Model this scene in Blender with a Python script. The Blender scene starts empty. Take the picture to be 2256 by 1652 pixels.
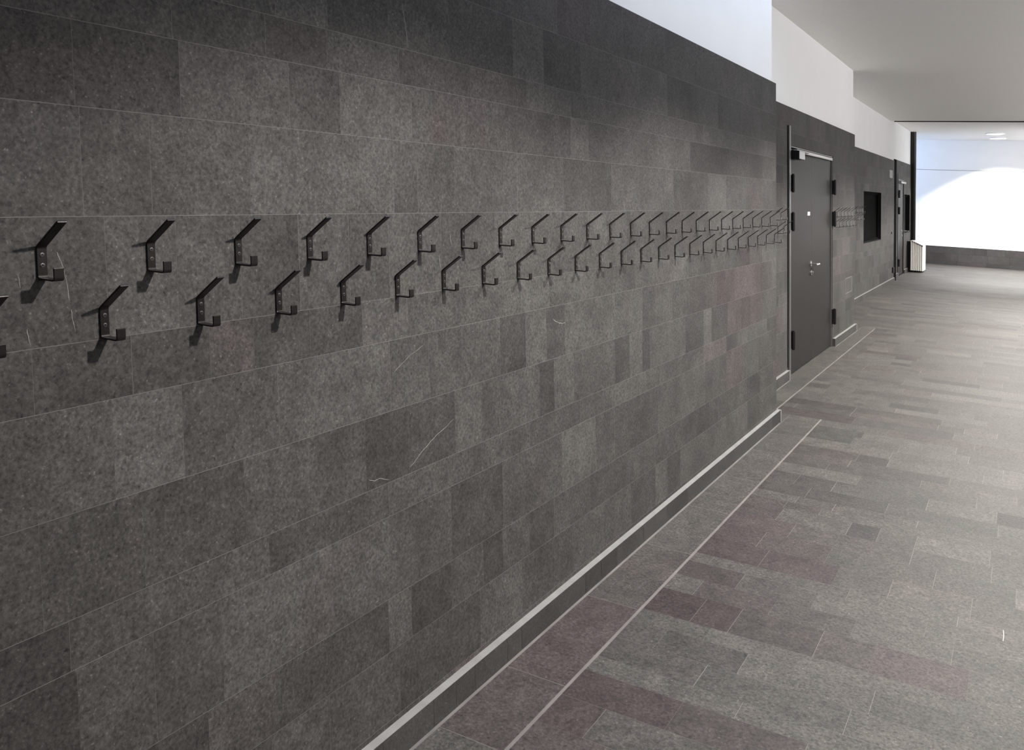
import bpy, bmesh, math, random
from mathutils import Matrix, Vector

scene = bpy.context.scene
COL = scene.collection

# ------------------------------------------------------------------ camera
RW = [[0.86799173, -0.01349569, 0.49639523],
      [0.49620899, 0.062136, -0.86597676],
      [-0.01915706, 0.99797644, 0.06063022]]
CAMZ = 1.6
cam_data = bpy.data.cameras.new('camera')
cam = bpy.data.objects.new('camera', cam_data)
COL.objects.link(cam)
m = Matrix(RW).to_4x4()
m.translation = Vector((0, 0, CAMZ))
cam.matrix_world = m
cam_data.sensor_fit = 'HORIZONTAL'
cam_data.sensor_width = 36.0
cam_data.lens = 1968.57 / 2256 * 36
cam_data.shift_y = -(826 - 597.25) / 2256
cam_data.clip_start = 0.02
cam_data.clip_end = 200
scene.camera = cam

# ------------------------------------------------------------------ world, exposure
scene.view_settings.view_transform = 'Standard'
scene.view_settings.look = 'None'
scene.view_settings.gamma = 1
scene.view_settings.exposure = 0.0
scene.view_settings.use_curve_mapping = False
world = bpy.data.worlds.new('world')
scene.world = world
world.use_nodes = True
world.node_tree.nodes['Background'].inputs[0].default_value = (0.62, 0.72, 1, 1)
world.node_tree.nodes['Background'].inputs[1].default_value = 0.35

# light levels (all lamps are placed here or by their own builder below)
LAMP_W = 540.0        # corridor downlights
FAR_LAMP_W = 560.0   # downlights in the far hall
SKYLIGHT_W = 23.0    # assumed daylight from an unseen slot above the left wall
CEILING_FILL_W = 155.0  # added fill for the ceiling
FAR_FILL_W = 170.0    # added fill for the far hall's wall and floor
BAND_FILL_W = 105.0       # added fill from the made-up band high on the right

# the corridor's cross direction falls slightly to the right
SL = -0.0714477


def T(u, v, w):
    """corridor coordinates: u to the right, v along, w up (0 = eye height)"""
    return Vector((u, v, w + CAMZ + SL * u))


FL = -1.6          # floor
CE = 1.55          # ceiling
CE2 = 1.655        # ceiling beyond the joint
UA, UB, UC, UD = -1.511, -1.787, -2.25, -2.33
VA0, VA1 = -2.5, 6.384
VB1 = 11.518
VC1 = 19.3
VD0, VD1 = 19.80, 23.1
VFAR = 26.0
UR = 2.7
rnd = random.Random(7)


def area_light(name, loc, target, sx, sy, power, color):
    d = bpy.data.lights.new(name, 'AREA')
    d.shape = 'RECTANGLE'
    d.size, d.size_y = sx, sy
    d.energy = power
    d.color = color
    o = bpy.data.objects.new(name, d)
    COL.objects.link(o)
    o.location = loc
    o.rotation_euler = (Vector(target) - Vector(loc)).to_track_quat('-Z', 'Y').to_euler()
    return o


# bluish daylight from an unseen, assumed slot skylight over the left wall
area_light('skylight_daylight', T(-1.05, 4.9, 2.45), T(-1.05, 4.9, 0), 0.8, 5.4, SKYLIGHT_W, (0.58, 0.73, 1.0))
# unseen fill added at the right wall to brighten upper walls and ceiling
area_light('window_daylight', T(UR - .06, 9.5, 1.17), T(-1.8, 9.5, 6.2), 20.0, 0.6, BAND_FILL_W, (0.97, 0.98, 1.0))
# unseen uplight added near the right wall to brighten the ceiling
area_light('cove_light', T(UR - .25, 12.0, .88), T(UR - .9, 12.0, 2.2), 15.0, 0.08, CEILING_FILL_W, (1.0, .98, .96))
# unseen white fill added at the right of the far hall
area_light('hall_daylight', T(2.6, 22.2, 0.1), T(-.4, 26.0, -.3), 2.6, 2.8, FAR_FILL_W, (0.93, 0.96, 1.0))
area_light('hall_daylight_left', T(-4.6, 24.4, 0.9), T(-2.0, 26.0, 1.2), 1.2, 1.2, 58.0, (0.42, 0.62, 1.0))  # unseen blue fill added to tint the far wall

# ------------------------------------------------------------------ materials


def new_mat(name):
    mt = bpy.data.materials.new(name)
    mt.use_nodes = True
    nt = mt.node_tree
    b = nt.nodes['Principled BSDF']
    return mt, nt, b


def plain(name, col, rough=0.6, metal=0.0, spec=0.5, noise=0.0, scale=30.0):
    mt, nt, b = new_mat(name)
    b.inputs['Base Color'].default_value = (*col, 1)
    b.inputs['Roughness'].default_value = rough
    b.inputs['Metallic'].default_value = metal
    b.inputs['Specular IOR Level'].default_value = spec
    if noise:
        tc = nt.nodes.new('ShaderNodeTexCoord')
        n = nt.nodes.new('ShaderNodeTexNoise')
        n.inputs['Scale'].default_value = scale
        n.inputs['Detail'].default_value = 4
        nt.links.new(tc.outputs['Object'], n.inputs['Vector'])
        mr = nt.nodes.new('ShaderNodeMapRange')
        mr.inputs[1].default_value = 0.3
        mr.inputs[2].default_value = 0.7
        mr.inputs[3].default_value = 1 - noise
        mr.inputs[4].default_value = 1 + noise
        nt.links.new(n.outputs[0], mr.inputs[0])
        vm = nt.nodes.new('ShaderNodeVectorMath')
        vm.operation = 'SCALE'
        vm.inputs[0].default_value = col
        nt.links.new(mr.outputs[0], vm.inputs['Scale'])
        nt.links.new(vm.outputs[0], b.inputs['Base Color'])
    return mt


def stone(name, col, rough, spec, fine=95.0, contrast=1.0, speck=1.0, rough_var=0.04, cloud=1.0, redness=0.055):
    """flamed dark stone: per-tile tone from the mesh, mottling and specks from noise"""
    mt, nt, b = new_mat(name)
    N = nt.nodes.new
    L = nt.links.new
    tc = N('ShaderNodeTexCoord')
    at = N('ShaderNodeAttribute')
    at.attribute_name = 'tile'
    sep = N('ShaderNodeSeparateColor')
    L(at.outputs['Color'], sep.inputs[0])
    wv = N('ShaderNodeMath')
    wv.operation = 'MULTIPLY'
    wv.inputs[1].default_value = 37.0
    L(sep.outputs[2], wv.inputs[0])

    def noise(scale, detail, rough_, dist=0.0):
        n = N('ShaderNodeTexNoise')
        n.noise_dimensions = '4D'
        n.inputs['Scale'].default_value = scale
        n.inputs['Detail'].default_value = detail
        n.inputs['Roughness'].default_value = rough_
        n.inputs['Distortion'].default_value = dist
        L(tc.outputs['Object'], n.inputs['Vector'])
        L(wv.outputs[0], n.inputs['W'])
        return n

    def rng(src, a, b_, c, d):
        r = N('ShaderNodeMapRange')
        for i, x in enumerate((a, b_, c, d)):
            r.inputs[i + 1].default_value = x
        L(src, r.inputs[0])
        return r.outputs[0]

    def mul(a, c):
        q = N('ShaderNodeMath')
        q.operation = 'MULTIPLY'
        L(a, q.inputs[0])
        L(c, q.inputs[1])
        return q.outputs[0]

    n1 = noise(fine * 1.2, 5, 0.72, 0.25)
    n2 = noise(fine / 6, 4, 0.6)
    n3 = noise(2.6, 2, 0.5)
    n4 = noise(fine * 2.4, 1, 0.5)
    k = mul(rng(n1.outputs[0], 0.3, 0.7, 1 - 0.60 * contrast, 1 + 0.60 * contrast),
            rng(n2.outputs[0], 0.3, 0.7, 1 - 0.20 * contrast, 1 + 0.20 * contrast))
    k = mul(k, rng(n3.outputs[0], 0.3, 0.7, 1 - .17 * cloud, 1 + .19 * cloud))
    k = mul(k, rng(n4.outputs[0], 0.68, 0.78, 1.0, 1 + 1.3 * speck))
    k = mul(k, rng(n4.outputs[0], 0.2, 0.33, 1 - 0.45 * speck, 1.0))
    k = mul(k, sep.outputs[0])
    red = N('ShaderNodeMix')
    red.data_type = 'RGBA'
    red.inputs['A'].default_value = (*col, 1)
    red.inputs['B'].default_value = (col[0] * (1 + redness), col[1] * (1 - redness), col[2] * 0.975, 1)
    # reddish minerals: by tile and in soft clouds that run over the stone
    n5 = N('ShaderNodeTexNoise')
    n5.inputs['Scale'].default_value = 1.7
    n5.inputs['Detail'].default_value = 3
    L(tc.outputs['Object'], n5.inputs['Vector'])
    ad = N('ShaderNodeMath')
    ad.operation = 'ADD'
    ad.use_clamp = True
    L(rng(n5.outputs[0], 0.54, 0.74, 0.0, 0.55 * cloud), ad.inputs[0])
    L(sep.outputs[1], ad.inputs[1])
    L(ad.outputs[0], red.inputs['Factor'])
    vm = N('ShaderNodeVectorMath')
    vm.operation = 'SCALE'
    L(red.outputs['Result'], vm.inputs[0])
    L(k, vm.inputs['Scale'])
    L(vm.outputs[0], b.inputs['Base Color'])
    L(rng(n2.outputs[0], 0.3, 0.7, rough - rough_var, rough + rough_var), b.inputs['Roughness'])
    b.inputs['Specular IOR Level'].default_value = spec
    bp = N('ShaderNodeBump')
    bp.inputs['Strength'].default_value = 0.25
    bp.inputs['Distance'].default_value = 0.0008
    L(n1.outputs[0], bp.inputs['Height'])
    L(bp.outputs[0], b.inputs['Normal'])
    return mt


M_WALL = stone('wall_stone', (0.052, 0.0495, 0.047), 0.66, 0.08, speck=0.7)
M_BASE = stone('skirting_stone', (0.043, 0.041, 0.039), 0.62, 0.18, contrast=0.6)
M_FLOOR = stone('floor_stone', (0.047, 0.0438, 0.0402), 0.60, 0.18, fine=80.0, contrast=1.2, speck=0.9, cloud=0.45, redness=0.085)
M_GROUT = plain('wall_grout', (0.105, 0.100, 0.096), 0.8, noise=0.25, scale=6)
M_FGROUT = plain('floor_grout', (0.105, 0.095, 0.089), 0.7, noise=0.2, scale=6)
M_VEIN = plain('quartz_vein', (0.22, 0.21, 0.20), 0.5)
M_CHIP = plain('pale_chip', (0.35, 0.34, 0.33), 0.6)
M_STRIP = plain('skirting_top', (0.175, 0.170, 0.164), 0.5, noise=0.12, scale=14)
M_WHITE = plain('white_plaster', (0.82, 0.82, 0.82), 0.8, noise=0.012, scale=3)
M_CEIL = plain('ceiling_plaster', (0.90, 0.885, 0.865), 0.85, noise=0.02, scale=40)
M_LINE = plain('grey_joint', (0.30, 0.30, 0.31), 0.8)
M_BACK = plain('dark_backing', (0.012, 0.0115, 0.011), 0.9, spec=0.05)
M_HOOK = plain('hook_bronze', (0.028, 0.0245, 0.023), 0.33, metal=0.8, spec=0.5, noise=0.12, scale=60)
M_SCREW = plain('screw_steel', (0.16, 0.15, 0.145), 0.28, metal=1.0)
M_DOOR = plain('door_paint', (0.017, 0.016, 0.0147), 0.5, spec=0.08, noise=0.05, scale=9)
M_FRAME = plain('door_frame_paint', (0.06, 0.058, 0.055), 0.45, noise=0.05, scale=9)
M_BLACK = plain('black_metal', (0.006, 0.0055, 0.0055), 0.4, spec=0.3)
M_GAP = plain('shadow_gap', (0.004, 0.004, 0.004), 0.95, spec=0.02)
M_CHROME = plain('satin_chrome', (0.78, 0.77, 0.75), 0.25, metal=1.0)
M_ALU = plain('aluminium', (0.42, 0.41, 0.40), 0.45, metal=0.3)
M_RECESS = plain('dark_glass', (0.003, 0.003, 0.003), 0.9, spec=0.02)  # matte black for the darkness inside the wall recesses
M_RAD = plain('radiator_enamel', (0.72, 0.70, 0.66), 0.4)
M_LABEL = plain('pale_label', (0.75, 0.75, 0.74), 0.5)


def emis(name, col, s):
    mt, nt, b = new_mat(name)
    b.inputs['Base Color'].default_value = (*col, 1)
    b.inputs['Emission Color'].default_value = (*col, 1)
    b.inputs['Emission Strength'].default_value = s
    return mt


M_LAMP = emis('lamp_diffuser', (1, 0.99, 0.97), 6.0)
M_FILL_BAND = emis('window_band_pane', (0.95, 0.97, 1.0), 1.0)  # glow of the band added to the right wall
M_SKY = emis('skylight_pane', (0.76, 0.85, 1.0), 0.9)  # glow of the assumed skylight

# ------------------------------------------------------------------ mesh helpers


class MB:
    def __init__(self, local=None):
        self.v, self.f, self.m, self.t = [], [], [], []
        self.local = local      # None: corridor coordinates; else offsets only

    def P(self, u, v, w):
        if self.local:
            return (u, v, w + SL * u)
        return tuple(T(u, v, w))

    def face(self, pts, mi=0, tile=(1, 0, 0.5)):
        i = len(self.v)
        self.v += [self.P(*p) for p in pts]
        self.f.append(tuple(range(i, i + len(pts))))
        self.m.append(mi)
        self.t.append(tile)

    def box(self, u0, u1, v0, v1, w0, w1, mi=0, tile=(1, 0, 0.5), mis=None):
        a = [(u0, v0, w0), (u1, v0, w0), (u1, v1, w0), (u0, v1, w0),
             (u0, v0, w1), (u1, v0, w1), (u1, v1, w1), (u0, v1, w1)]
        i = len(self.v)
        self.v += [self.P(*p) for p in a]
        q = [(0, 3, 2, 1), (4, 5, 6, 7), (0, 1, 5, 4), (1, 2, 6, 5), (2, 3, 7, 6), (3, 0, 4, 7)]
        for n, k in enumerate(q):   # bottom, top, near(v0), right(u1), far(v1), left(u0)
            self.f.append(tuple(i + x for x in k))
            self.m.append(mis[n] if mis else mi)
            self.t.append(tile)

    def cyl(self, c, axis, r, l, n=16, mi=0, r2=None):
        """closed cylinder centred at c, along axis 'u','v','w'"""
        r2 = r if r2 is None else r2
        i = len(self.v)
        for s, rr in ((-0.5, r), (0.5, r2)):
            for k in range(n):
                a = 2 * math.pi * k / n
                x, y = math.cos(a) * rr, math.sin(a) * rr
                if axis == 'u':
                    p = (c[0] + s * l, c[1] + x, c[2] + y)
                elif axis == 'v':
                    p = (c[0] + x, c[1] + s * l, c[2] + y)
                else:
                    p = (c[0] + x, c[1] + y, c[2] + s * l)
                self.v.append(self.P(*p))
        for k in range(n):
            k2 = (k + 1) % n
            self.f.append((i + k, i + k2, i + n + k2, i + n + k))
            self.m.append(mi)
            self.t.append((1, 0, .5))
        self.f.append(tuple(i + k for k in reversed(range(n))))
        self.f.append(tuple(i + n + k for k in range(n)))
        self.m += [mi, mi]
        self.t += [(1, 0, .5)] * 2

    def build(self, name, mats, parent=None, kind=None, origin=None, bevel=0.0, smooth=False, fix=True):
        me = bpy.data.meshes.new(name)
        vs = self.v
        if origin is not None:
            vs = [tuple(Vector(p) - Vector(origin)) for p in vs]
        me.from_pydata(vs, [], self.f)
        for mt in (mats if isinstance(mats, (list, tuple)) else [mats]):
            me.materials.append(mt)
        for p, mi in zip(me.polygons, self.m):
            p.material_index = mi
        at = me.attributes.new('tile', 'FLOAT_COLOR', 'FACE')
        for i, t in enumerate(self.t):
            at.data[i].color = (t[0], t[1], t[2], 1)
        bm = bmesh.new()
        bm.from_mesh(me)
        if fix:
            bmesh.ops.recalc_face_normals(bm, faces=bm.faces)
        if bevel:
            es = [e for e in bm.edges if len(e.link_faces) == 2 and e.calc_face_angle(0) > 0.5]
            bmesh.ops.bevel(bm, geom=es, offset=bevel, segments=2, affect='EDGES', profile=0.6)
        bm.to_mesh(me)
        bm.free()
        if smooth:
            for p in me.polygons:
                p.use_smooth = True
        o = bpy.data.objects.new(name, me)
        COL.objects.link(o)
        if origin is not None:
            o.location = origin
        if parent:
            o.parent = parent
        if kind:
            o['kind'] = kind
        return o


def empty(name, loc, label=None, cat=None, group=None, kind=None):
    o = bpy.data.objects.new(name, None)
    COL.objects.link(o)
    o.location = loc
    o.empty_display_size = 0.1
    tag(o, label, cat, group, kind)
    return o


def tag(o, label=None, cat=None, group=None, kind=None):
    if label:
        o['label'] = label
    if cat:
        o['category'] = cat
    if group:
        o['group'] = group
    if kind:
        o['kind'] = kind


def child(mb, name, mats, root, **k):
    """part of a thing: mesh in the thing's own coordinates"""
    o = mb.build(name, mats, origin=root.matrix_world.translation if False else root.location, **k)
    o.location = (0, 0, 0)
    o.parent = root
    return o


def subtract(r, holes):
    """rectangle (v0,v1,w0,w1) minus holes -> list of rectangles"""
    out = [r]
    for h in holes:
        nxt = []
        for a in out:
            v0, v1, w0, w1 = a
            if h[0] >= v1 or h[1] <= v0 or h[2] >= w1 or h[3] <= w0:
                nxt.append(a)
                continue
            if h[0] > v0:
                nxt.append((v0, h[0], w0, w1))
            if h[1] < v1:
                nxt.append((h[1], v1, w0, w1))
            a0, a1 = max(v0, h[0]), min(v1, h[1])
            if h[2] > w0:
                nxt.append((a0, a1, w0, h[2]))
            if h[3] < w1:
                nxt.append((a0, a1, h[3], w1))
        out = nxt
    return out


# ------------------------------------------------------------------ stone cladding of the left wall
COURSES = [-1.62, -1.50, -1.308, -1.158, -0.928, -0.833, -0.637, -0.442, -0.324, -0.092,
           0.110, 0.267, 0.366, 0.565, 0.784]
NAMES = ['K', 'C0', 'C1', 'C2', 'C3', 'C4', 'C5', 'C6', 'C7', 'C8', 'C9', 'C10', 'C11', 'C12', 'C13', 'C14']
JOINTS = {
    'C5': [1.085, 1.249, 1.524, 1.95, 2.135, 2.313, 2.547, 2.723, 2.879, 3.033, 3.509, 3.829, 4.006, 4.231, 4.491, 4.973, 5.143, 5.341, 5.943],
    'C4': [0.929, 1.143, 1.41, 1.648, 1.835, 2.026, 2.267, 2.421, 2.537, 2.821, 2.936, 3.103, 3.508, 3.671, 3.823, 3.921, 4.187, 4.426, 4.732, 4.872, 5.19, 5.476, 5.701],
    'C3': [1.477, 1.721, 1.929, 2.415, 2.74, 3.159, 3.474, 3.78, 4.043, 4.352, 4.725],
    'C2': [1.33, 1.691, 1.922, 2.234, 2.547, 2.993, 3.297, 3.494, 4.021, 4.746, 5.153, 5.535],
    'C1': [1.496, 1.913, 2.019, 2.226, 2.412, 2.538, 2.723, 2.918, 3.238, 3.651, 3.979, 4.466, 4.825, 4.987, 5.608],
    'C0': [1.957, 2.388, 2.486, 2.667, 2.957, 3.071, 3.363, 3.667, 3.974, 4.138, 4.333, 4.659, 5.146, 5.613],
    'C6': [0.932, 1.134, 1.328, 1.454, 1.638, 1.838, 2.039, 2.348, 2.696, 2.908, 3.223, 3.75],
    'C7': [1.087, 1.251, 1.423, 1.608, 1.792, 1.959, 2.213, 2.527, 2.919, 3.237, 3.65, 4.368],
    'C8': [1.046, 1.197, 1.459, 1.674, 1.989, 2.101, 2.295, 2.592, 2.685, 3.038, 3.492, 3.81, 4.264, 4.823, 5.17],
    'C9': [1.039, 1.277, 1.593, 1.774, 2.081, 2.182, 2.498, 2.965, 3.111, 3.267, 4.041, 4.519, 5.247],
    'C10': [1.523, 1.731, 2.027, 2.396, 2.761, 3.115, 3.271, 3.77, 4.278],
    'C11': [2.28, 2.671, 2.767, 2.893, 3.207, 3.521, 3.829, 4.184, 4.674],
}
# tones read from the photograph: (course, v of the tile's near joint): tone, reddishness
TONES = {
    ('C5', 1.085): (1.25, 0), ('C5', 2.547): (0.80, 0), ('C5', 2.723): (1.18, 0), ('C5', 2.879): (0.95, 0), ('C5', 3.033): (1.15, 0),
    ('C5', 3.509): (1.12, 0), ('C5', 3.829): (0.88, 0), ('C5', 4.006): (1.03, 0), ('C5', 4.231): (0.88, 0), ('C5', 4.491): (0.98, 0.3),
    ('C5', 4.973): (0.88, 0.9), ('C5', 5.143): (0.98, 0.7), ('C5', 5.341): (1.15, 0.9), ('C5', 5.943): (0.95, 0.3), ('C5', 1.249): (0.98, 0),
    ('C5', 1.524): (1.06, 0), ('C5', 1.95): (1.0, 0), ('C5', 2.135): (0.93, 0), ('C5', 2.313): (1.04, 0),
    ('C4', 1.835): (0.78, 0), ('C4', 2.026): (0.80, 0), ('C4', 2.267): (1.10, 0), ('C4', 2.421): (0.95, 0), ('C4', 2.537): (1.08, 0),
    ('C4', 2.821): (0.72, 0), ('C4', 2.936): (1.18, 0), ('C4', 3.103): (0.90, 0), ('C4', 3.508): (0.74, 0), ('C4', 3.671): (1.10, 0),
    ('C4', 3.823): (0.76, 0), ('C4', 3.921): (1.15, 0), ('C4', 4.187): (1.22, 0), ('C4', 4.426): (0.86, 0), ('C4', 4.732): (1.25, 0),
    ('C4', 4.872): (0.85, 0), ('C4', 5.19): (0.98, 0.6), ('C4', 5.476): (0.92, 0.6), ('C4', 5.701): (1.12, 0.8), ('C4', 1.648): (0.98, 0),
    ('C4', 1.143): (0.90, 0), ('C4', 1.41): (1.05, 0), ('C4', 0.929): (1.0, 0.4),
    ('C3', 1.477): (0.90, 0), ('C3', 1.929): (1.0, 0), ('C3', 2.415): (0.94, 0), ('C3', 2.74): (0.86, 0), ('C3', 3.159): (0.92, 0),
    ('C3', 3.474): (1.12, 0), ('C3', 3.78): (1.1, 0), ('C3', 4.043): (1.0, 0),
    ('C2', 1.33): (1.25, 0.1), ('C2', 1.691): (1.12, 0), ('C2', 1.922): (1.0, 0), ('C2', 2.234): (0.78, 0), ('C2', 2.547): (1.0, 0),
    ('C2', 2.993): (1.14, 0), ('C2', 3.297): (1.0, 0), ('C2', 3.494): (0.90, 0), ('C2', 4.021): (1.15, 0), ('C2', 4.746): (0.92, 0),
    ('C1', 1.913): (1.05, 0), ('C1', 2.226): (1.02, 0), ('C1', 2.412): (0.70, 0), ('C1', 2.538): (0.98, 0), ('C1', 2.723): (0.84, 0),
    ('C1', 2.918): (1.06, 0), ('C1', 3.238): (0.84, 0), ('C1', 3.651): (1.06, 0), ('C1', 3.979): (0.96, 0), ('C1', 4.466): (0.80, 0),
    ('C1', 4.825): (0.82, 0), ('C1', 4.987): (1.0, 0), ('C1', 5.608): (0.86, 0),
    ('C0', 1.957): (0.9, 0), ('C0', 2.388): (1.08, 0), ('C0', 2.486): (1.06, 0), ('C0', 2.667): (0.84, 0), ('C0', 2.957): (1.0, 0),
    ('C0', 3.071): (1.10, 0), ('C0', 3.363): (1.0, 0), ('C0', 3.667): (0.82, 0), ('C0', 3.974): (1.18, 0), ('C0', 4.138): (0.86, 0),
    ('C0', 4.333): (1.06, 0), ('C0', 4.659): (0.98, 0),
    ('C6', 1.638): (0.92, 0), ('C6', 1.838): (1.06, 0), ('C6', 2.039): (0.96, 0), ('C6', 2.348): (0.98, 0), ('C6', 2.696): (1.12, 0),
    ('C6', 2.908): (1.05, 0), ('C6', 0.932): (0.90, 0), ('C6', 1.134): (0.95, 0),
    ('C7', 1.087): (1.18, 0), ('C7', 1.251): (1.10, 0), ('C7', 1.959): (1.12, 0), ('C7', 2.213): (0.96, 0), ('C7', 2.527): (1.08, 0),
    ('C8', 1.046): (0.96, 0), ('C8', 1.197): (1.06, 0), ('C8', 1.459): (1.12, 0), ('C8', 1.674): (1.06, 0), ('C8', 1.989): (0.96, 0),
    ('C8', 2.295): (0.98, 0), ('C8', 2.592): (1.12, 0), ('C8', 2.685): (1.05, 0), ('C8', 3.81): (1.12, 0), ('C8', 4.264): (0.98, 0),
    ('C9', 1.039): (0.82, 0), ('C9', 1.277): (1.15, 0), ('C9', 1.593): (0.95, 0), ('C9', 1.774): (1.12, 0), ('C9', 2.081): (1.0, 0),
    ('C9', 2.965): (0.86, 0.3), ('C9', 3.111): (1.20, 0), ('C9', 3.267): (1.05, 0), ('C9', 4.041): (1.16, 0), ('C9', 5.247): (0.85, 0),
    ('C10', 2.027): (0.92, 0.2), ('C10', 2.396): (0.95, 0.4),
    ('C11', 2.28): (0.88, 0), ('C11', 2.671): (1.15, 0), ('C11', 2.893): (0.80, 0), ('C11', 3.207): (1.0, 0), ('C11', 3.521): (1.12, 0),
}


def rtone(amp=1.0):
    r = rnd.random()
    t = 1 + rnd.uniform(-0.09, 0.09) * amp
    if r < 0.13:
        t = 0.80 + rnd.uniform(-.04, .06)
    elif r > 0.88:
        t = 1.14 + rnd.uniform(-.03, .06)
    return (t, 0.0 if rnd.random() < 0.85 else rnd.uniform(.2, .8))


def clad(name, u, v0, v1, top, holes=(), joints=None, thick=0.032, base=0.0):
    mb = MB()
    g = 0.00055
    cs = [c for c in COURSES if c < top - 0.03] + [top]
    cs[0] = FL
    for i in range(len(cs) - 1):
        nm = NAMES[i]
        w0, w1 = cs[i], cs[i + 1]
        js = list((joints or {}).get(nm, []))
        if js:
            x = js[0]
            while x > v0 + .3:
                x -= rnd.uniform(.16, .34)
                js.insert(0, x)
            x = js[-1]
        else:
            x = v0
            js = []
        while x < v1 - .35:
            x += rnd.uniform(.18, .52)
            js.append(round(x, 3))
        js = [v0] + [j for j in sorted(js) if v0 + .05 < j < v1 - .05] + [v1]
        for a, b in zip(js, js[1:]):
            tn = TONES.get((nm, a)) if joints else None
            tn = tn or rtone()
            tl = (tn[0], tn[1], rnd.random())
            gv = rnd.choice((0.0001, 0.00025, 0.0005))
            for r in subtract((a, b, w0, w1), holes):
                mb.face([(u, r[0] + gv, r[2] + g), (u, r[1] - gv, r[2] + g),
                         (u, r[1] - gv, r[3] - g), (u, r[0] + gv, r[3] - g)], 0, tl)
    ub = u - 0.0002
    for r in subtract((v0, v1, FL, top), holes):
        mb.face([(ub, r[0], r[2]), (ub, r[1], r[2]), (ub, r[1], r[3]), (ub, r[0], r[3])], 1)
    # top, far end and near end of the cladding
    mb.face([(ub, v0, top), (ub, v1, top), (u - thick, v1, top), (u - thick, v0, top)], 2)
    mb.face([(ub, v1, FL), (ub, v1, top), (u - thick, v1, top), (u - thick, v1, FL)], 2)
    mb.face([(ub, v0, FL), (ub, v0, top), (u - thick, v0, top), (u - thick, v0, FL)], 2)
    return mb


# ---- panel A
mbA = clad('wall_left', UA, VA0, VA1, 0.784, joints=JOINTS)


def vein(mb, pts, r, u=UA):
    uu = u + 0.0004
    fine = []
    for a, b in zip(pts, pts[1:]):
        for t in (0, .33, .66):
            fine.append((a[0] + (b[0] - a[0]) * t + rnd.uniform(-1, 1) * r * 1.1 * (t > 0),
                         a[1] + (b[1] - a[1]) * t + rnd.uniform(-1, 1) * r * 1.1 * (t > 0)))
    pts = fine + [pts[-1]]
    r *= .62
    n = len(pts)
    L, R = [], []
    for i, (v, w) in enumerate(pts):
        a = pts[max(0, i - 1)]
        b = pts[min(n - 1, i + 1)]
        dx, dy = b[0] - a[0], b[1] - a[1]
        l = math.hypot(dx, dy) or 1
        k = r * rnd.uniform(.5, 1.3) * (0.35 if i in (0, n - 1) else 1)
        L.append((uu, v - dy / l * k, w + dx / l * k))
        R.append((uu, v + dy / l * k, w - dx / l * k))
    for i in range(n - 1):
        mb.face([L[i], L[i + 1], R[i + 1], R[i]], 3)


vein(mbA, [(.989, -.155), (.993, -.166), (.997, -.176), (1.002, -.198), (1.007, -.227), (1.0085, -.245)], .0008)
vein(mbA, [(1.0115, -.262), (1.012, -.27), (1.0145, -.287), (1.018, -.303)], .0007)
vein(mbA, [(.914, -.189), (.9165, -.198), (.918, -.215)], .0006)
vein(mbA, [(.926, -.288), (.928, -.3), (.931, -.318)], .0008)
vein(mbA, [(2.26, -.723), (2.2, -.743), (2.161, -.754), (2.12, -.771), (2.097, -.78), (2.06, -.80), (2.029, -.814)], .0012)
vein(mbA, [(1.844, -.802), (1.87, -.812), (1.888, -.81), (1.933, -.826)], .0009)
vein(mbA, [(2.049, .482), (2.057, .458), (2.062, .434), (2.066, .41), (2.07, .372)], .0009)
vein(mbA, [(2.264, -.156), (2.262, -.17), (2.27, -.19)], .0010)
vein(mbA, [(2.2, -.219), (2.204, -.24), (2.206, -.256)], .0010)
vein(mbA, [(2.934, -.488), (2.955, -.500), (2.985, -.51), (3.015, -.514), (3.035, -.514)], .0014)
vein(mbA, [(1.963, -.534), (1.99, -.52), (2.036, -.498), (2.07, -.488), (2.115, -.473)], .0007)
mbA.build('wall_left', [M_WALL, M_GROUT, M_BACK, M_VEIN], kind='structure', fix=False)

# ---- panel B with its double door
DV0, DV1, DTOP = 8.03, 10.075, 0.452
holesB = [(DV0 - .07, DV1, FL - .1, DTOP)]
mbB = clad('wall_left', UB, VA1 - .2, VB1, 0.784, holes=holesB)
# door reveal
mbB.face([(UB, DV1, FL), (UB, DV1, DTOP), (UB - .06, DV1, DTOP), (UB - .06, DV1, FL)], 2)
mbB.face([(UB, DV0 - .07, DTOP), (UB, DV1, DTOP), (UB - .06, DV1, DTOP), (UB - .06, DV0 - .07, DTOP)], 2)
mbB.face([(UB, DV0 - .07, FL), (UB, DV0 - .07, DTOP), (UB - .06, DV0 - .07, DTOP), (UB - .06, DV0 - .07, FL)], 2)
mbB.face([(UB - .058, DV0 - .07, FL), (UB - .058, DV1, FL), (UB - .058, DV1, DTOP), (UB - .058, DV0 - .07, DTOP)], 2)
mbB.build('wall_left', [M_WALL, M_GROUT, M_BACK], kind='structure', fix=False)

# ---- panel C with the dark window niche
NC = (15.40, 17.43, -0.70, 0.145)
mbC = clad('wall_left', UC, VB1 - .2, VC1, 0.81, holes=[NC])


def niche(mb, u, n, depth, mi_side, mi_sill):
    v0, v1, w0, w1 = n
    d = u - depth
    mb.face([(u, v0, w0), (u, v0, w1), (d, v0, w1), (d, v0, w0)], mi_side)
    mb.face([(u, v1, w0), (u, v1, w1), (d, v1, w1), (d, v1, w0)], mi_side)
    mb.face([(u, v0, w0), (u, v1, w0), (d, v1, w0), (d, v0, w0)], mi_sill)
    mb.face([(u, v0, w1), (u, v1, w1), (d, v1, w1), (d, v0, w1)], mi_side)
    mb.face([(d, v0, w0), (d, v1, w0), (d, v1, w1), (d, v0, w1)], mi_side)


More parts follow.
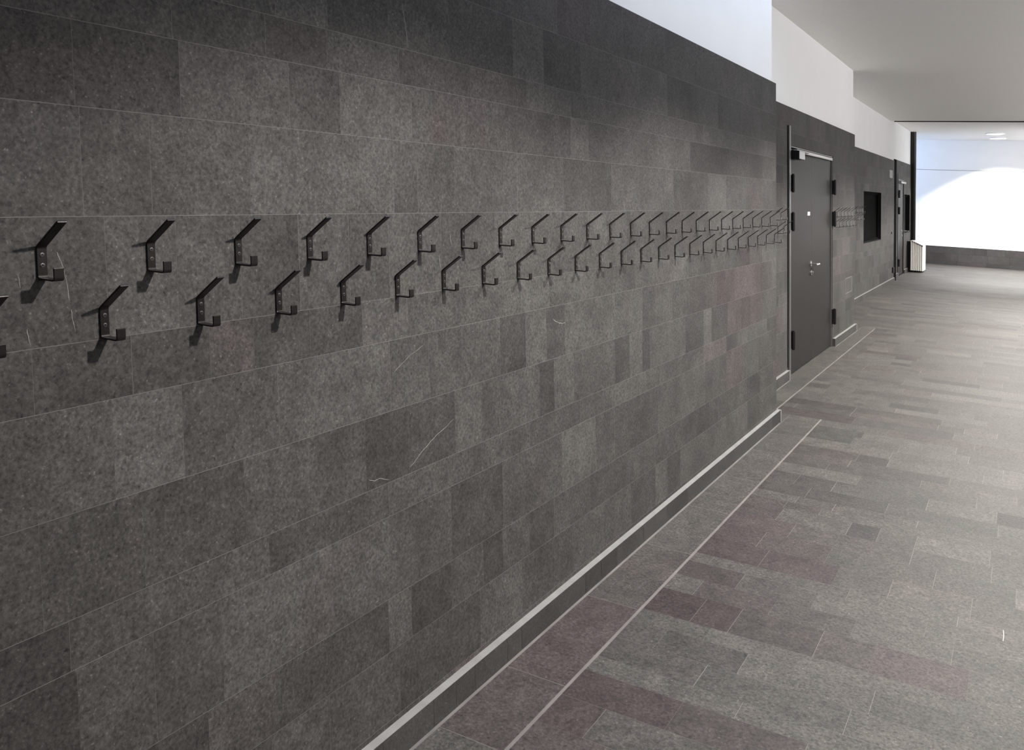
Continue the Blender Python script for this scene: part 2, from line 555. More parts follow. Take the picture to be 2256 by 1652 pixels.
niche(mbC, UC, NC, 0.16, 2, 2)
mbC.face([(UC + .0003, 15.52, .152), (UC + .0003, 15.98, .152), (UC + .0003, 15.98, .266), (UC + .0003, 15.52, .266)], 0, (1.7, 0, .4))
mbC.build('wall_left', [M_WALL, M_GROUT, M_BACK], kind='structure', fix=False)
# ---- panel D
ND = (21.80, 22.90, -0.70, 0.165)
D2 = (20.60, 21.70, FL - .1, 0.48)
mbD = clad('wall_left', UD, VD0, VD1, 0.875, holes=[ND, D2])
niche(mbD, UD, ND, 0.16, 2, 2)
niche(mbD, UD, (D2[0], D2[1], FL, D2[3]), 0.06, 2, 2)
mbD.build('wall_left', [M_WALL, M_GROUT, M_BACK], kind='structure', fix=False)


def window(idx, u, n):
    v0, v1, w0, w1 = n
    r = empty('window_%d' % idx, T(u - .1, (v0 + v1) / 2, w0), kind='structure')
    fr = MB()
    e = .045
    a, b = u - .10, u - .05
    fr.box(a, b, v0, v0 + e, w0, w1)
    fr.box(a, b, v1 - e, v1, w0, w1)
    fr.box(a, b, v0 + e, v1 - e, w0, w0 + e)
    fr.box(a, b, v0 + e, v1 - e, w1 - e, w1)
    child(fr, 'window_frame', M_GAP, r)
    gl = MB()
    gl.box(u - .082, u - .074, v0 + e, v1 - e, w0 + e, w1 - e)
    child(gl, 'window_pane', M_RECESS, r)  # matte black panel paints the darkness of an open recess
    s = MB()
    s.box(u - .158, u + .006, v0 + .002, v1 - .002, w0 + .001, w0 + .012)
    child(s, 'window_sill', M_BACK, r)


window(1, UC, NC)
window(2, UD, ND)

# ------------------------------------------------------------------ white plaster above the cladding
SK = (-3.0, 7.2)      # extent of the assumed slot skylight along the corridor


def white_wall(u, v0, v1, w0, top):
    mb = MB()
    mb.box(u - .1, u, v0, v1, w0, top)
    mb.build('wall_left', M_WHITE, kind='structure')


white_wall(-1.540, VA0, VA1, 0.55, 2.5)
white_wall(-1.808, VA1 - .1, SK[1], 0.55, 2.5)
white_wall(-1.808, SK[1], VB1, 0.55, CE + .02)
white_wall(-2.262, VB1 - .1, 18.82, 0.6, CE + .02)
white_wall(-2.262, 18.82, 19.45, 0.6, CE2 + .02)
white_wall(-2.345, 19.45, VD1, 0.6, CE2 + .02)
# dark masonry behind the cladding
for (u, v0, v1, t) in ((-1.545, VA0, VA1, 0.56), (-1.86, VA1 - .1, VB1, 0.56), (-2.43, VB1 - .1, VC1, 0.61)):
    mb = MB()
    mb.box(u - .1, u, v0, v1, FL, t)
    mb.build('wall_left', M_BACK, kind='structure')
mb = MB()
mb.box(-2.62, -2.52, VC1, VD1, FL, CE2)
mb.build('wall_left', M_BACK, kind='structure')

# ------------------------------------------------------------------ skirting


def skirting(u, v0, v1, w1=-1.516, wtop=-1.515, joints=None, tones=None, back=0.026):
    mb = MB()
    js = list(joints or [])
    if not js:
        x = v0
    else:
        x = js[-1]
        y = js[0]
        while y > v0 + .2:
            y -= rnd.uniform(.12, .3)
            js.insert(0, y)
    while x < v1 - .4:
        x += rnd.uniform(.25, .6)
        js.append(x)
    js = [v0] + [j for j in js if v0 + .03 < j < v1 - .03] + [v1]
    for a, b in zip(js, js[1:]):
        t = (tones or {}).get(a)
        t = t if t else 1 + rnd.uniform(-.1, .08)
        mb.face([(u, a + .0012, FL), (u, b - .0012, FL), (u, b - .0012, w1), (u, a + .0012, w1)], 0, (t, .1, rnd.random()))
    ub = u - .001
    mb.face([(ub, v0, FL), (ub, v1, FL), (ub, v1, w1), (ub, v0, w1)], 1)
    mb.face([(u, v0, w1), (u, v1, w1), (u - back, v1, wtop), (u - back, v0, wtop)], 2)
    for e in (v0, v1):
        mb.face([(u, e, FL), (u, e, w1), (u - back, e, wtop), (u - back, e, FL)], 0, (.9, .1, .5))
    # pale arris along the exposed far edge
    mb.box(u - .001, u + .002, v1 - .02, v1 + .001, FL, w1, 2)
    mb.build('baseboard_left', [M_BASE, M_GROUT, M_STRIP], kind='structure', fix=False)


skirting(-1.485, VA0, VA1 + .03, joints=[1.84, 2.079, 2.198, 2.309, 2.511, 2.61, 3.128, 3.279, 3.437, 3.751, 4.062, 4.367, 4.9, 5.5, 6.149],
         tones={2.079: .9, 2.198: .78, 2.309: .92, 2.511: .98, 2.61: .9, 3.128: .66, 3.279: .7, 3.437: .95, 3.751: .9, 4.062: .8, 6.149: .7})
skirting(-1.761, VA1 - .15, DV0 - .09)
skirting(-1.761, DV1 + .03, VB1 + .04)
skirting(-2.225, VB1 - .15, VC1 - .05)
skirting(-2.305, VD0 + .02, D2[0] - .02)
skirting(-2.305, D2[1] + .02, VD1)

# ------------------------------------------------------------------ coat hooks


def hook_profile():
    th = .0036
    pts = [(.066, .048), (.0022, .0), (.0022, -.0565), (.0490, -.0565), (.0490, -.0345)]
    # round the corners
    path = [pts[0]]
    for i in range(1, len(pts) - 1):
        p, a, b = Vector(pts[i]), Vector(pts[i - 1]), Vector(pts[i + 1])
        r = .0055 if i > 1 else .004
        d1, d2 = (a - p).normalized(), (b - p).normalized()
        s, e = p + d1 * r, p + d2 * r
        for k in range(5):
            t = k / 4
            path.append(tuple((1 - t) ** 2 * s + 2 * t * (1 - t) * p + t * t * e))
    path.append(pts[-1])
    L, R = [], []
    for i, p in enumerate(path):
        a = Vector(path[max(0, i - 1)])
        b = Vector(path[min(len(path) - 1, i + 1)])
        d = (b - a).normalized()
        n = Vector((-d.y, d.x)) * th / 2
        L.append(Vector(p) + n)
        R.append(Vector(p) - n)
    # cut the upper prong's end level, as on the photograph
    return L, R


def make_hook(name):
    root = empty(name, (0, 0, 0))
    L, R = hook_profile()
    W_ = .0188
    mb = MB(local=True)
    n = len(L)
    for v in (0, W_):
        for p in L:
            mb.v.append(mb.P(p.x, v, p.y))
        for p in R:
            mb.v.append(mb.P(p.x, v, p.y))
    o = 2 * n

    def q(a, b, c, d):
        mb.f.append((a, b, c, d))
        mb.m.append(0)
        mb.t.append((1, 0, .5))
    for i in range(n - 1):
        q(i, i + 1, n + i + 1, n + i)
        q(o + i, o + n + i, o + n + i + 1, o + i + 1)
        q(i, o + i, o + i + 1, i + 1)
        q(n + i, n + i + 1, o + n + i + 1, o + n + i)
    q(0, n, o + n, o)
    q(n - 1, o + n - 1, o + n + n - 1, n + n - 1)
    b = mb.build('bracket', M_HOOK, parent=root, bevel=.0008)
    for w in (-.0150, -.0335):
        s = MB(local=True)
        prof = [(.0046, .0041), (.0044, .0047), (.0034, .0049), (.0028, .0041), (.0016, .0041), (.0013, .0028), (0, .0028)]
        k = 18
        base = 0
        for (r, h) in prof:
            for j in range(k):
                a = 2 * math.pi * j / k
                s.v.append(s.P(h, W_ / 2 + r * math.cos(a) * .92, w + r * math.sin(a) * .92))
        for i in range(len(prof) - 1):
            for j in range(k):
                j2 = (j + 1) % k
                s.f.append((i * k + j, i * k + j2, (i + 1) * k + j2, (i + 1) * k + j))
                s.m.append(0)
                s.t.append((1, 0, .5))
        s.build('screw', M_SCREW, parent=root)
    return root


HOOK = None


def place_hook(u, v, w, label, group, screws=True):
    global HOOK
    loc = T(u, v, w)
    if HOOK is None:
        HOOK = make_hook('coat_hook')
        r = HOOK
    else:
        r = HOOK.copy()
        COL.objects.link(r)
        for ch in list(HOOK.children):
            if ch.name.startswith('screw') and not screws:
                continue
            c = ch.copy()
            COL.objects.link(c)
            c.parent = r
    r.location = loc
    tag(r, label, 'coat hook', group)
    return r


ORD = ['first', 'second', 'third', 'fourth', 'fifth', 'sixth', 'seventh', 'eighth', 'ninth', 'tenth', 'eleventh', 'twelfth',
       'thirteenth', 'fourteenth']


def row(u, v0, n, w, text, group, where, halves=True, screws=True, first=0):
    for k in range(n):
        v = v0 + .2287 * k
        if halves and k >= n / 2:
            lab = 'dark bronze coat hook, %s in the %s counting back from %s' % (ORD[n - 1 - k], text, where[1])
        else:
            lab = 'dark bronze coat hook, %s in the %s counting from %s' % (ORD[k + first], text, where[0])
        
        place_hook(u, v, w, lab, group, screws)


row(UA, .949, 24, -.144, 'upper row', 'coat hooks in two rows on the near wall',
    ('the left photo edge', 'the wall corner'))
# the lower row starts with a hook cut by the photo's left edge
place_hook(UA, 1.067 - .2275, -.264, 'dark bronze coat hook of the lower row, cut off by the left photo edge',
           'coat hooks in two rows on the near wall')
row(UA, 1.067, 24, -.264, 'lower row', 'coat hooks in two rows on the near wall',
    ('the left photo edge', 'the wall corner'), first=1)
GB = 'coat hooks between wall corner and double door'
place_hook(UB, 7.49, -.138, 'dark coat hook in recess before the double door, upper row, nearer the corner', GB)
place_hook(UB, 7.715, -.138, 'dark coat hook in recess before the double door, upper row, nearer the door', GB)
place_hook(UB, 7.60, -.252, 'dark coat hook in recess before the double door, lower row, nearer the corner', GB)
place_hook(UB, 7.83, -.252, 'dark coat hook in recess before the double door, lower row, nearer the door', GB)
G2 = 'coat hooks just beyond the double door'


def far_row(u, v0, n, w, text, start, grp):
    for k in range(n):
        place_hook(u, v0 + .2287 * k, w, 'small dark coat hook, %s %s of the %s' % (ORD[k], start, text), grp, screws=False)


far_row(UB, 10.14, 6, -.138, 'upper row', 'beyond the double door,', G2)
far_row(UB, 10.26, 6, -.252, 'lower row', 'beyond the double door,', G2)
G3 = 'coat hooks beside the dark wall window'
far_row(UC, 14.50, 4, -.138, 'upper row', 'from the step before the dark window,', G3)
far_row(UC, 14.64, 3, -.252, 'lower row', 'from the step before the dark window,', G3)

# ------------------------------------------------------------------ double door
d1 = empty('door_1', T(UB - .01, 9.05, FL), kind='structure')
uf = UB - .016            # door face
mid = 9.065
fr = MB()
fr.box(UB - .055, UB + .012, DV0 - .045, DV0 + .012, FL, .62)       # left jamb strip, runs above the head
fr.box(UB - .055, UB - .004, DV1 - .022, DV1 - .002, FL, DTOP)
fr.box(UB - .055, UB - .002, DV0 + .012, DV1 - .022, DTOP - .014, DTOP - .002)
child(fr, 'door_frame', M_FRAME, d1, bevel=.002)
gp = MB()
gp.box(UB - .03, UB + .001, DV0 - .078, DV0 - .045, -1.5, .62)
child(gp, 'shadow_joint', M_GAP, d1)
for (a, b, hv, sgn) in ((DV0 + .016, mid - .0007, DV0 + .06, 1), (mid + .0007, DV1 - .026, DV1 + .015, -1)):
    lf = MB()
    lf.box(uf - .038, uf, a, b, FL + .008, DTOP - .022)
    leaf = child(lf, 'door_leaf', M_DOOR, d1, bevel=.0015)
    for (w0, w1) in ((.049, .196), (-.292, -.140), (-1.348, -1.192)):
        h = MB()
        h.cyl((UB + .022, hv, (w0 + w1) / 2), 'w', .017, w1 - w0, 18)
        h.box(uf, UB + .016, hv - .03 if sgn < 0 else hv - .012, hv + .012 if sgn < 0 else hv + .03, w0, w1)
        h.cyl((UB + .022, hv, w1 + .004), 'w', .012, .008, 14)
        h.cyl((UB + .022, hv, w0 - .004), 'w', .012, .008, 14)
        hg = child(h, 'hinge', M_BLACK, d1)
# lever handle with rose, lock rose and its cylinder
hv = 9.0
h = MB()
h.cyl((uf + .005, hv, -.640), 'u', .028, .010, 22)
h.cyl((uf + .032, hv, -.640), 'u', .010, .050, 16)
h.cyl((uf + .056, hv + .068, -.646), 'v', .0105, .155, 16)
h.cyl((uf + .046, hv + .14, -.646), 'u', .0105, .03, 16)
child(h, 'door_handle', M_CHROME, d1)
h = MB()
h.cyl((uf + .005, hv + .01, -.728), 'u', .027, .010, 22)
h.cyl((uf + .016, hv + .01, -.722), 'u', .010, .022, 14)
h.box(uf + .01, uf + .026, hv + .006, hv + .014, -.752, -.73)
child(h, 'door_lock', M_CHROME, d1)
# small pale sign
h = MB()
h.box(uf, uf + .003, 8.87, 8.97, -.170, -.135)
child(h, 'door_sign', M_LABEL, d1)
# overhead closer with slide rail
h = MB()
h.box(uf, uf + .088, DV0 + .06, DV0 + .30, .335, .410)
cl = child(h, 'door_closer', M_BLACK, d1, bevel=.003)
h = MB()
h.box(uf + .088, uf + .090, DV0 + .07, DV0 + .29, .340, .405)
child(h, 'closer_cover', M_ALU, d1)  # pale plate paints the lit front of the closer body
h = MB()
h.box(uf + .002, uf + .036, DV0 + .22, DV1 - .12, .402, .428)
child(h, 'closer_rail', M_ALU, d1)
h = MB()
h.box(uf + .04, uf + .056, DV0 + .25, DV0 + .62, .408, .416)
child(h, 'closer_arm', M_BLACK, d1)

# ------------------------------------------------------------------ second, single door
d2 = empty('door_2', T(UD - .01, 21.15, FL), kind='structure')
u2 = UD - .012
h = MB()
h.box(UD - .05, UD + .01, D2[0] + .002, D2[0] + .04, FL, .60)
h.box(UD - .05, UD + .004, D2[1] - .022, D2[1] - .002, FL, D2[3] - .003)
h.box(UD - .05, UD + .004, D2[0] + .04, D2[1] - .022, D2[3] - .025, D2[3] - .003)
child(h, 'door_frame', M_BLACK, d2)
h = MB()
h.box(u2 - .036, u2, D2[0] + .045, D2[1] - .026, FL + .008, D2[3] - .03)
child(h, 'door_leaf', M_DOOR, d2)
for (w0, w1) in ((.079, .243), (-.27, -.115), (-1.386, -1.228)):
    h = MB()
    h.cyl((UD + .024, D2[0] + .07, (w0 + w1) / 2), 'w', .022, w1 - w0, 16)
    h.box(u2, UD + .02, D2[0] + .05, D2[0] + .13, w0, w1)
    child(h, 'hinge', M_BLACK, d2)
h = MB()
h.cyl((u2 + .005, 21.40, -.640), 'u', .028, .010, 20)
h.cyl((u2 + .035, 21.40, -.640), 'u', .010, .055, 14)
h.cyl((u2 + .060, 21.47, -.640), 'v', .011, .16, 14)
h.box(u2 + .05, u2 + .14, 21.53, 21.55, -.65, -.63)
child(h, 'door_handle', M_CHROME, d2)
h = MB()
h.cyl((u2 + .006, 21.42, -.74), 'u', .026, .012, 18)
child(h, 'door_lock', M_CHROME, d2)
h = MB()
h.box(u2, u2 + .07, D2[0] + .12, D2[1] - .1, .395, .435)
child(h, 'closer_rail', M_ALU, d2)

# ------------------------------------------------------------------ small fittings on the recessed walls


def frame_plate(name, u, v0, v1, w0, w1, e, mats, label, cat, proud=.003, mid_mat=0):
    mb = MB()
    r = empty(name, T(u, (v0 + v1) / 2, w0), label, cat)
    f = MB()
    f.box(u + .0004, u + proud, v0, v0 + e, w0, w1)
    f.box(u + .0004, u + proud, v1 - e, v1, w0, w1)
    f.box(u + .0004, u + proud, v0 + e, v1 - e, w0, w0 + e * .45)
    f.box(u + .0004, u + proud, v0 + e, v1 - e, w1 - e * .45, w1)
    child(f, 'rim', mats[0], r)
    p = MB()
    p.box(u + .0004, u + proud * .7, v0 + e, v1 - e, w0 + e * .45, w1 - e * .45, 0, (1.05, .2, .3))
    child(p, 'panel', mats[1], r)
    return r


frame_plate('access_panel', UB, 10.87, 11.32, -1.095, -.915, .016, (M_GROUT, M_WALL),
            'square stone-faced access panel with pale rim, low on wall beyond the double door', 'access panel')
frame_plate('wall_plate', UC, 18.58, 19.02, .455, .60, .03, (M_STRIP, M_FRAME),
            'small pale-edged square plate high on stone wall beside the black post', 'wall plate')
o = MB()
o.cyl((UC + .008, 18.9, -.617), 'u', .022, .015, 18)
o.build('wall_button', M_BLACK, origin=T(UC, 18.9, -.617))
tag(bpy.data.objects['wall_button'], 'tiny dark round button on stone wall between window and black post', 'button')
o = MB()
o.box(UC + .0005, UC + .03, 19.02, 19.14, -1.41, -1.30)
ob = o.build('wall_socket', M_BLACK, origin=T(UC, 19.08, -1.41), bevel=.003)
tag(ob, 'small black socket box low on stone wall just above the skirting', 'socket')

# black post between the third and fourth wall sections
o = MB()
o.box(-2.50, -2.246, VC1 + .002, VC1 + .35, FL, 0.84)
o.box(-2.50, -2.345, VC1 + .35, VD0 - .002, FL, 0.86)
o.build('trim_1', M_GAP, kind='structure')
# pale corner bead on the white wall at the ceiling joint
# dark steel frame at the opening to the far hall
o = MB()
o.box(-2.46, -2.262, VD1 + .002, VD1 + .10, FL, CE2 - .002, 0)
o.box(-2.262, -2.225, VD1 + .01, VD1 + .09, FL, CE2 - .002, 1)
o.build('trim_2', [M_BLACK, M_FRAME], kind='structure')

# ------------------------------------------------------------------ radiator
r = empty('radiator', T(UD + .2, 22.35, -1.56), 'white vertically ribbed radiator on wall beside the far door', 'radiator')
x0, x1 = UD + .075, UD + .345
o = MB()
nr = 7
for i in range(nr):
    a = x0 + (x1 - x0) * i / nr
    b = x0 + (x1 - x0) * (i + 1) / nr
    c = (a + b) / 2
    top = -.885 - .115 * max(0, (c - x0 - .05) / (x1 - x0))
    seg = 6
    pts = []
    for k in range(seg + 1):
        t = math.pi * k / seg
        pts.append((c - math.cos(t) * (b - a) / 2 * .96, 22.36 - math.sin(t) * .028))
    for k in range(seg):
        p, q2 = pts[k], pts[k + 1]
        o.face([(p[0], p[1], -1.56), (q2[0], q2[1], -1.56), (q2[0], q2[1], top), (p[0], p[1], top)])
    o.face([(p_[0], p_[1], top) for p_ in pts] + [(pts[-1][0], 22.95, top), (pts[0][0], 22.95, top)])
    o.face([(p_[0], p_[1], -1.56) for p_ in pts] + [(pts[-1][0], 22.95, -1.56), (pts[0][0], 22.95, -1.56)])
    o.face([(pts[-1][0], pts[-1][1], -1.56), (pts[-1][0], 22.95, -1.56), (pts[-1][0], 22.95, top), (pts[-1][0], pts[-1][1], top)])
    o.face([(pts[0][0], pts[0][1], -1.56), (pts[0][0], 22.95, -1.56), (pts[0][0], 22.95, top), (pts[0][0], pts[0][1], top)])
child(o, 'radiator_body', M_RAD, r)
o = MB()
o.box(UD + .004, x0, 22.40, 22.92, -1.52, -.90)
child(o, 'bracket', M_BLACK, r)  # black block stands in for the shaded gap behind the radiator
o = MB()
o.face([(x0 + .03, 22.325, -.889), (x1, 22.325, -1.0), (x1, 22.97, -1.0), (x0 + .03, 22.97, -.889)])
o.face([(x0 + .03, 22.325, -.879), (x1, 22.325, -.985), (x1, 22.97, -.985), (x0 + .03, 22.97, -.879)])
o.face([(x0 + .03, 22.325, -.889), (x1, 22.325, -1.0), (x1, 22.325, -.985), (x0 + .03, 22.325, -.879)])
child(o, 'top_grille', M_BLACK, r)
for ft in (22.42, 22.86):
    o = MB()
    o.box(x0 + .03, x0 + .07, ft, ft + .04, FL, -1.56)
    child(o, 'foot', M_FRAME, r)

# ------------------------------------------------------------------ floor
fm = MB()
g = .0011
JU = -1.256          # the wide pale joint along the border strip
ROWS = [1.30, 1.52, 1.72, 1.91, 2.091, 2.275, 2.447, 2.621, 2.725, 2.883, 3.037, 3.143, 3.364, 3.520, 3.690, 3.79, 4.006, 4.218,
        4.413, 4.612, 4.72, 4.84, 5.03, 5.235, 5.43, 5.57, 5.72, 5.90, 6.11, 6.30, 6.48, 6.665, 6.90, 7.06, 7.25, 7.42, 7.60]
FJ = {  # joints across a row and the tones between them, read from the photograph
    2.091: ([-1.02, -.7], [(.88, .6), (.92, .4), (.95, .1)]),
    2.275: ([-1.098, -.62], [(.80, .9), (.98, .1), (.9, 0)]),
    2.447: ([-.91, -.53], [(.76, 1), (.80, .5), (1.1, 0)]),
    2.621: ([-.75, -.3], [(1.08, 0), (1.12, 0), (1.1, 0)]),
    2.725: ([-.913, -.45], [(.92, .1), (1.0, 0), (1.08, 0)]),
    2.883: ([-1.11, -.815, -.4], [(.94, .1), (.86, .1), (1.06, 0), (1.0, 0)]),
    3.037: ([-.981, -.55], [(1.02, 0), (1.15, 0), (1.15, 0)]),
    3.143: ([-1.066, -.924, -.621, -.44, -.14], [(.68, 1), (.70, 1), (.80, .3), (.92, .3), (.95, .6), (1.1, 0)]),
    3.364: ([-1.129, -.83, -.534, -.2], [(1.08, 0), (.86, .4), (.90, .1), (1.08, 0), (1.02, 0)]),
    3.520: ([-1.002, -.703, -.3], [(.76, .5), (.94, .1), (1.12, 0), (1.1, 0)]),
    3.690: ([-1.167, -.60, -.2], [(1.08, 0), (1.0, 0), (1.1, 0), (1.15, 0)]),
    3.79: ([-.979, -.674, -.46, -.16], [(.74, 1), (.78, .8), (.96, 0), (1.12, 0), (.98, 0)]),
    4.006: ([-1.043, -.743, -.619, -.31, -.006], [(.84, .9), (.84, .5), (.86, 0), (.98, 0), (.96, 0), (1.25, 0)]),
    4.218: ([-.949, -.42, -.1], [(.86, .9), (.94, .2), (1.0, 0), (1.0, 0)]),
    4.413: ([-1.05, -.721, -.585, -.422, -.112], [(.84, .5), (1.02, 0), (.72, .1), (.98, 0), (1.22, 0), (.98, 0)]),
    4.612: ([-1.06, -.884, -.3], [(.86, .4), (.84, .2), (1.05, 0), (1.1, 0)]),
    4.84: ([-1.0, -.6], [(.84, .1), (.80, 0), (.95, 0)]),
    5.03: ([-1.101, -.90, -.424], [(.84, .1), (.80, .1), (.92, 0), (1.1, 0)]),
    5.235: ([-.8, -.2], [(1.12, 0), (1.0, 0), (1.08, 0)]),
    5.43: ([-1.0, -.49], [(.84, .2), (.88, .1), (1.08, 0)]),
    5.57: ([-.9, -.35], [(.90, .2), (.86, .1), (1.02, 0)]),
    5.72: ([-.88, -.70], [(.80, .2), (.76, .1), (1.08, 0)]),
    5.90: ([-.706, -.087], [(1.1, 0), (1.05, 0), (1.15, 0)]),
    6.30: ([-.93], [(.80, 0), (1.05, 0)]),
    6.665: ([-1.05, -.4], [(.74, .5), (.86, 0), (1.05, 0)]),
    7.06: ([-1.1, -.5], [(.72, .4), (.84, .1), (1.0, 0)]),
}
while ROWS[0] > -2.4:
    ROWS.insert(0, ROWS[0] - rnd.uniform(.12, .22))
while ROWS[-1] < VFAR:
    ROWS.append(ROWS[-1] + rnd.choice((.11, .15, .17, .2, .22)))
ROWS = [r_ for r_ in ROWS if r_ < VFAR - .05] + [VFAR]


def left_edge(v):
    """where the field tiles start at the foot of each wall section"""
    if v < 6.665:
        return JU
    if v < 12.1:
        return -1.600
    if v < VD0:
        return UC
    if v < VD1:
        return UD
    return -5.2


def floor_quad(u0, u1, v0, v1, tl, mi=0):
    fm.face([(u0, v0, FL), (u1, v0, FL), (u1, v1, FL), (u0, v1, FL)], mi, tl)


for a, b in zip(ROWS, ROWS[1:]):
    le = left_edge((a + b) / 2)
    lo = le + (.0055 if le in (JU, -1.6) else 0)
    if a in FJ:
        js, tn = FJ[a]
        js = list(js)
        tn = list(tn)
    else:
        js, tn = [], []
        x = lo
        if le != JU or True:
            pass
    x = js[-1] if js else lo + rnd.uniform(.05, .3)
    if not js:
        js.append(x)
    while x < UR - .3:
        x += rnd.uniform(.16, .62)
        js.append(x)
    js = [lo] + [j for j in js if lo + .03 < j < UR - .03] + [UR]
    for i, (p, q_) in enumerate(zip(js, js[1:])):
        gq = rnd.choice((.0002, .0003, .0009, .0012))
        gr = rnd.choice((.0001, .0002, .0006))
        t = tn[i] if i < len(tn) and a in FJ else None
        if t is None:
            t0 = rtone(.9)
            t = (t0[0], t0[1] * .6)
        floor_quad(p + gq, q_ - gq, a + gr, b - gr, (1 + (t[0] - 1) * 1.35, t[1], rnd.random()))
# border strip, first section
bj = [-2.4, -2.0, -1.5, -1.0, -.55, -.1, .35, .8, 1.2, 1.66, 2.091, 2.491, 3.122, 3.75, 4.35, 4.95, 5.58, 6.05, 6.36, 6.665]
bt = {2.091: (.82, .5), 1.66: (.98, .1), 2.491: (.84, .8), 3.122: (.95, .2), 3.75: (1.08, 0), 4.35: (1.04, 0), 4.95: (1.0, 0), 5.58: (.92, 0), 6.05: (.88, 0)}
for a, b in zip(bj, bj[1:]):
    t = bt.get(a, (1.0, 0))
    floor_quad(-1.474, JU - .0055, a + g, b - g, (t[0], t[1], rnd.random()))
floor_quad(-1.752, -1.477, 6.36, 6.664, (1, .1, .6))
# second border strip
x = 6.665
while x < 12.0:
    y = min(12.05, x + rnd.uniform(.35, .7))
    t = rtone(.8)
    floor_quad(-1.752, -1.606, x + g, y - g, (t[0], t[1] * .5, rnd.random()))
    x = y
floor_quad(UC, -1.606, 12.06, 12.1, (1, 0, .3))
# slabs in the foot of the step between the second and third section
for a in (11.56, 11.8):
    floor_quad(-2.22, -1.757, a, a + .235, (.95, .2, rnd.random()))
# pale chip in a floor slab
for a, b, c_, d in ((-.0453, 3.670, -.0440, 3.72), (-.0440, 3.72, -.0465, 3.768)):
    fm.face([(a - .0012, b, FL + .0003), (a + .0012, b, FL + .0003), (c_ + .0012, d, FL + .0003), (c_ - .0012, d, FL + .0003)], 2)
# slab under the door leaves and cuts at the step between the sections
for (a, b, c_, d) in ((-1.85, -1.752, DV0 - .1, mid), (-1.85, -1.752, mid, DV1 + .03), (-2.22, -1.0, 11.9, 12.35)):
    fm.face([(a, c_, FL - .0001), (b, c_, FL - .0001), (b, d, FL - .0001), (a, d, FL - .0001)], 0, (.97, .1, .4))
# bed of mortar that shows in the joints
fb = -.0002
fm.box(-5.3, UR + .05, -2.6, VFAR + .1, FL - .12, FL + fb, 1)
fm.build('floor', [M_FLOOR, M_FGROUT, M_CHIP], kind='structure', fix=False)

# ------------------------------------------------------------------ ceiling, other walls, far hall
c = MB()
c.box(-2.4, UR + .1, SK[1], 18.80, CE, CE + .2)
c.box(-.62, UR + .1, -2.6, SK[1], CE, CE + .2)
c.build('ceiling', M_CEIL, kind='structure')
c = MB()
c.box(-5.3, UR + .1, 18.835, VFAR + .1, CE2, CE2 + .2)
c.box(-2.2, UR + .1, 18.803, 18.83, CE - .016, CE + .3, 1)
c.build('ceiling', [M_CEIL, M_GAP], kind='structure')
# well and glowing pane of the assumed, unseen skylight
c = MB()
c.box(-.62, -.52, SK[0], SK[1], CE + .2, 2.5)
c.box(-1.9, -.52, SK[1], SK[1] + .1, CE + .2, 2.5)
c.box(-1.7, -.52, SK[0] - .1, SK[0], CE, 2.5)
c.build('skylight_well', M_WHITE, kind='structure')
c = MB()
c.box(-1.9, -.52, SK[0], SK[1], 2.5, 2.53)
c.build('skylight_pane', M_SKY, kind='structure')
w = MB()
for (a, b, c0, c1) in ((-2.6, VFAR, .784, .86), (-2.6, VFAR, 1.48, CE2), (-2.6, -2.5, .86, 1.48), (19.5, VFAR, .86, 1.48)):
    w.box(UR, UR + .1, a, b, c0, c1)
w.build('wall_right', M_WHITE, kind='structure')
w = MB()
w.box(UR + .05, UR + .06, -2.5, 19.5, .86, 1.48)
w.build('window_3', M_FILL_BAND, kind='structure')  # glowing band added to the unseen right wall as a fill source
w = MB()
for i in range(len(COURSES) - 1):
    x = -2.6
    while x < VFAR:
        y = min(VFAR, x + rnd.uniform(.4, 1.1))
        t = rtone()
        w.face([(UR - .03, x + .002, max(FL, COURSES[i]) + .001), (UR - .03, y - .002, max(FL, COURSES[i]) + .001),
                (UR - .03, y - .002, COURSES[i + 1] - .001), (UR - .03, x + .002, COURSES[i + 1] - .001)], 0, (t[0], t[1], rnd.random()))
        x = y
w.box(UR - .029, UR + .1, -2.6, VFAR, FL, .784, 1)
w.build('wall_right', [M_WALL, M_BACK], kind='structure', fix=False)
w = MB()
w.box(-1.7, UR, -2.7, -2.6, FL, CE)
w.build('wall_near', M_WHITE, kind='structure')
w = MB()
w.box(-5.3, UR, VFAR, VFAR + .1, -1.118, .868)
w.box(-5.3, UR, VFAR + .012, VFAR + .1, .868, CE2)
w.build('wall_far', M_WHITE, kind='structure')
w = MB()
w.box(-5.4, -5.3, VD1, VFAR, FL, CE2)
w.build('wall_left', M_WHITE, kind='structure')
w = MB()
w.box(-5.3, -2.5, VD1 - .1, VD1, FL, CE2)
w.build('wall_near', M_WHITE, kind='structure')
w = MB()
w.box(-5.3, UR, VFAR - .004, VFAR, .868, .880)
w.build('trim_3', M_LINE, kind='structure')
# stone dado of the far wall
w = MB()
cs = [FL, -1.50, -1.3, -1.118]
for a, b in zip(cs, cs[1:]):
    x = -5.3
    while x < UR:
        y = min(UR, x + rnd.uniform(.25, .8))
        t = rtone(1.0)
        w.face([(x + .002, VFAR - .03, a + .001), (y - .002, VFAR - .03, a + .001),
                (y - .002, VFAR - .03, b - .001), (x + .002, VFAR - .03, b - .001)], 0, (t[0], t[1], rnd.random()))
        x = y
w.box(-5.3, UR, VFAR - .029, VFAR, FL, -1.118, 1)
w.build('wall_far', [M_BASE, M_BACK], kind='structure', fix=False)

# ------------------------------------------------------------------ ceiling lamps


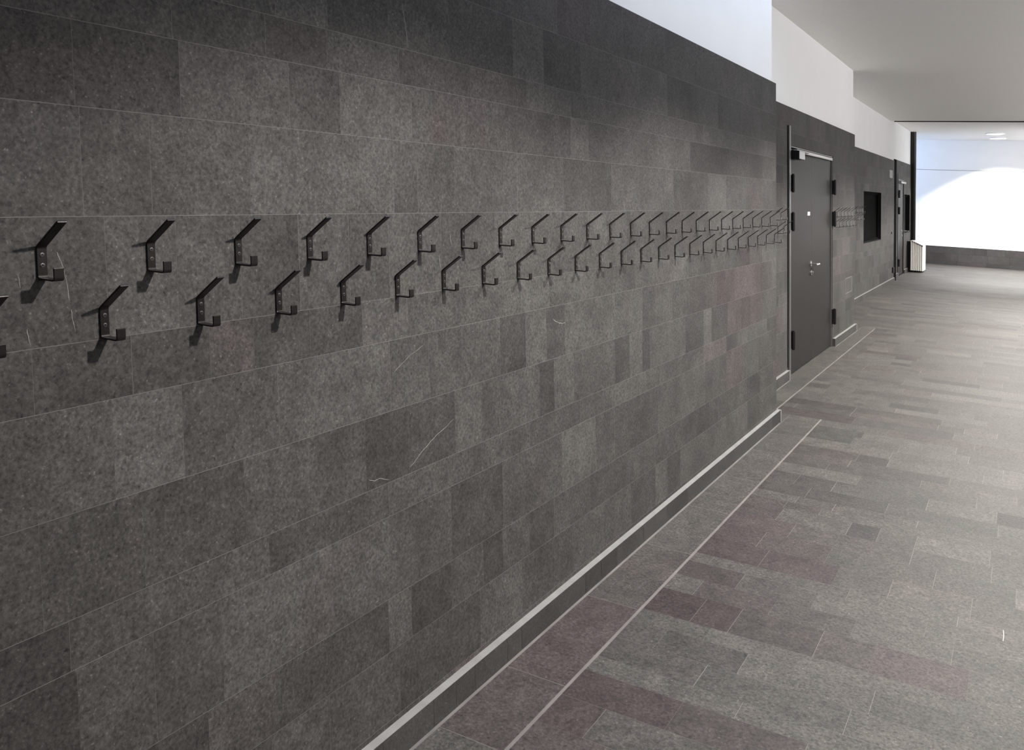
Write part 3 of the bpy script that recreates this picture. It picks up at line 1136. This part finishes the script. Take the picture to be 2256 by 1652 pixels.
def make_lamp(u, v, ce, label, group):
    r = empty('ceiling_light', T(u, v, ce), label, 'ceiling light', group)
    o = MB()
    R0, R1, n = .175, .2, 40
    prof = [(R0, 0), (R0, -.022), (R1, -.022), (R1, 0)]
    for (rr, h_) in prof:
        for j in range(n):
            a = 2 * math.pi * j / n
            o.v.append(o.P(u + rr * math.cos(a), v + rr * math.sin(a), ce + h_))
    for i in range(3):
        for j in range(n):
            j2 = (j + 1) % n
            o.f.append((i * n + j, i * n + j2, (i + 1) * n + j2, (i + 1) * n + j))
            o.m.append(0)
            o.t.append((1, 0, .5))
    child(o, 'rim', M_WHITE, r)
    o = MB()
    o.cyl((u, v, ce - .009), 'w', R0 - .001, .016, 40)
    child(o, 'diffuser', M_LAMP, r)
    return r


def spot(u, v, w, power, size, blend, col=(1, .955, .91), rad=.06, tilt=None):
    d = bpy.data.lights.new('downlight', 'SPOT')
    d.energy = power
    d.spot_size = math.radians(size)
    d.spot_blend = blend
    d.shadow_soft_size = rad
    d.color = col
    o = bpy.data.objects.new('downlight', d)
    COL.objects.link(o)
    o.location = T(u, v, w)
    if tilt:
        o.rotation_euler = (Vector(tilt) - Vector((u, v, w))).to_track_quat('-Z', 'Y').to_euler()


k = 0
v = 2.15
while v < 20:
    make_lamp(.46, v, CE, 'round ceiling lamp in the row along the corridor', 'round lamps along the corridor ceiling')
    spot(.46, v, CE - .05, LAMP_W * (1.2 if v > 7.5 else 1.0), 133, .27)
    v += 2.17
for (u, v, lb) in ((-.60, 23.45, 'round glowing ceiling lamp in far hall, the nearer of the pair'),
                   (-.57, 24.95, 'round glowing ceiling lamp in far hall, the farther of the pair')):
    make_lamp(u, v, CE2, lb, 'pair of round lamps in the far hall')
    spot(u, v, CE2 - .05, FAR_LAMP_W, 120, .18, col=(1, .97, .94), rad=.15)
for u in (1.0, 2.0):
    for v in (23.45, 24.95):
        make_lamp(u, v, CE2, 'round ceiling lamp in the far hall, to the right of the leftmost pair', 'round lamps farther right in the far hall')
        spot(u, v, CE2 - .05, FAR_LAMP_W, 120, .18, col=(1, .97, .94), rad=.15)
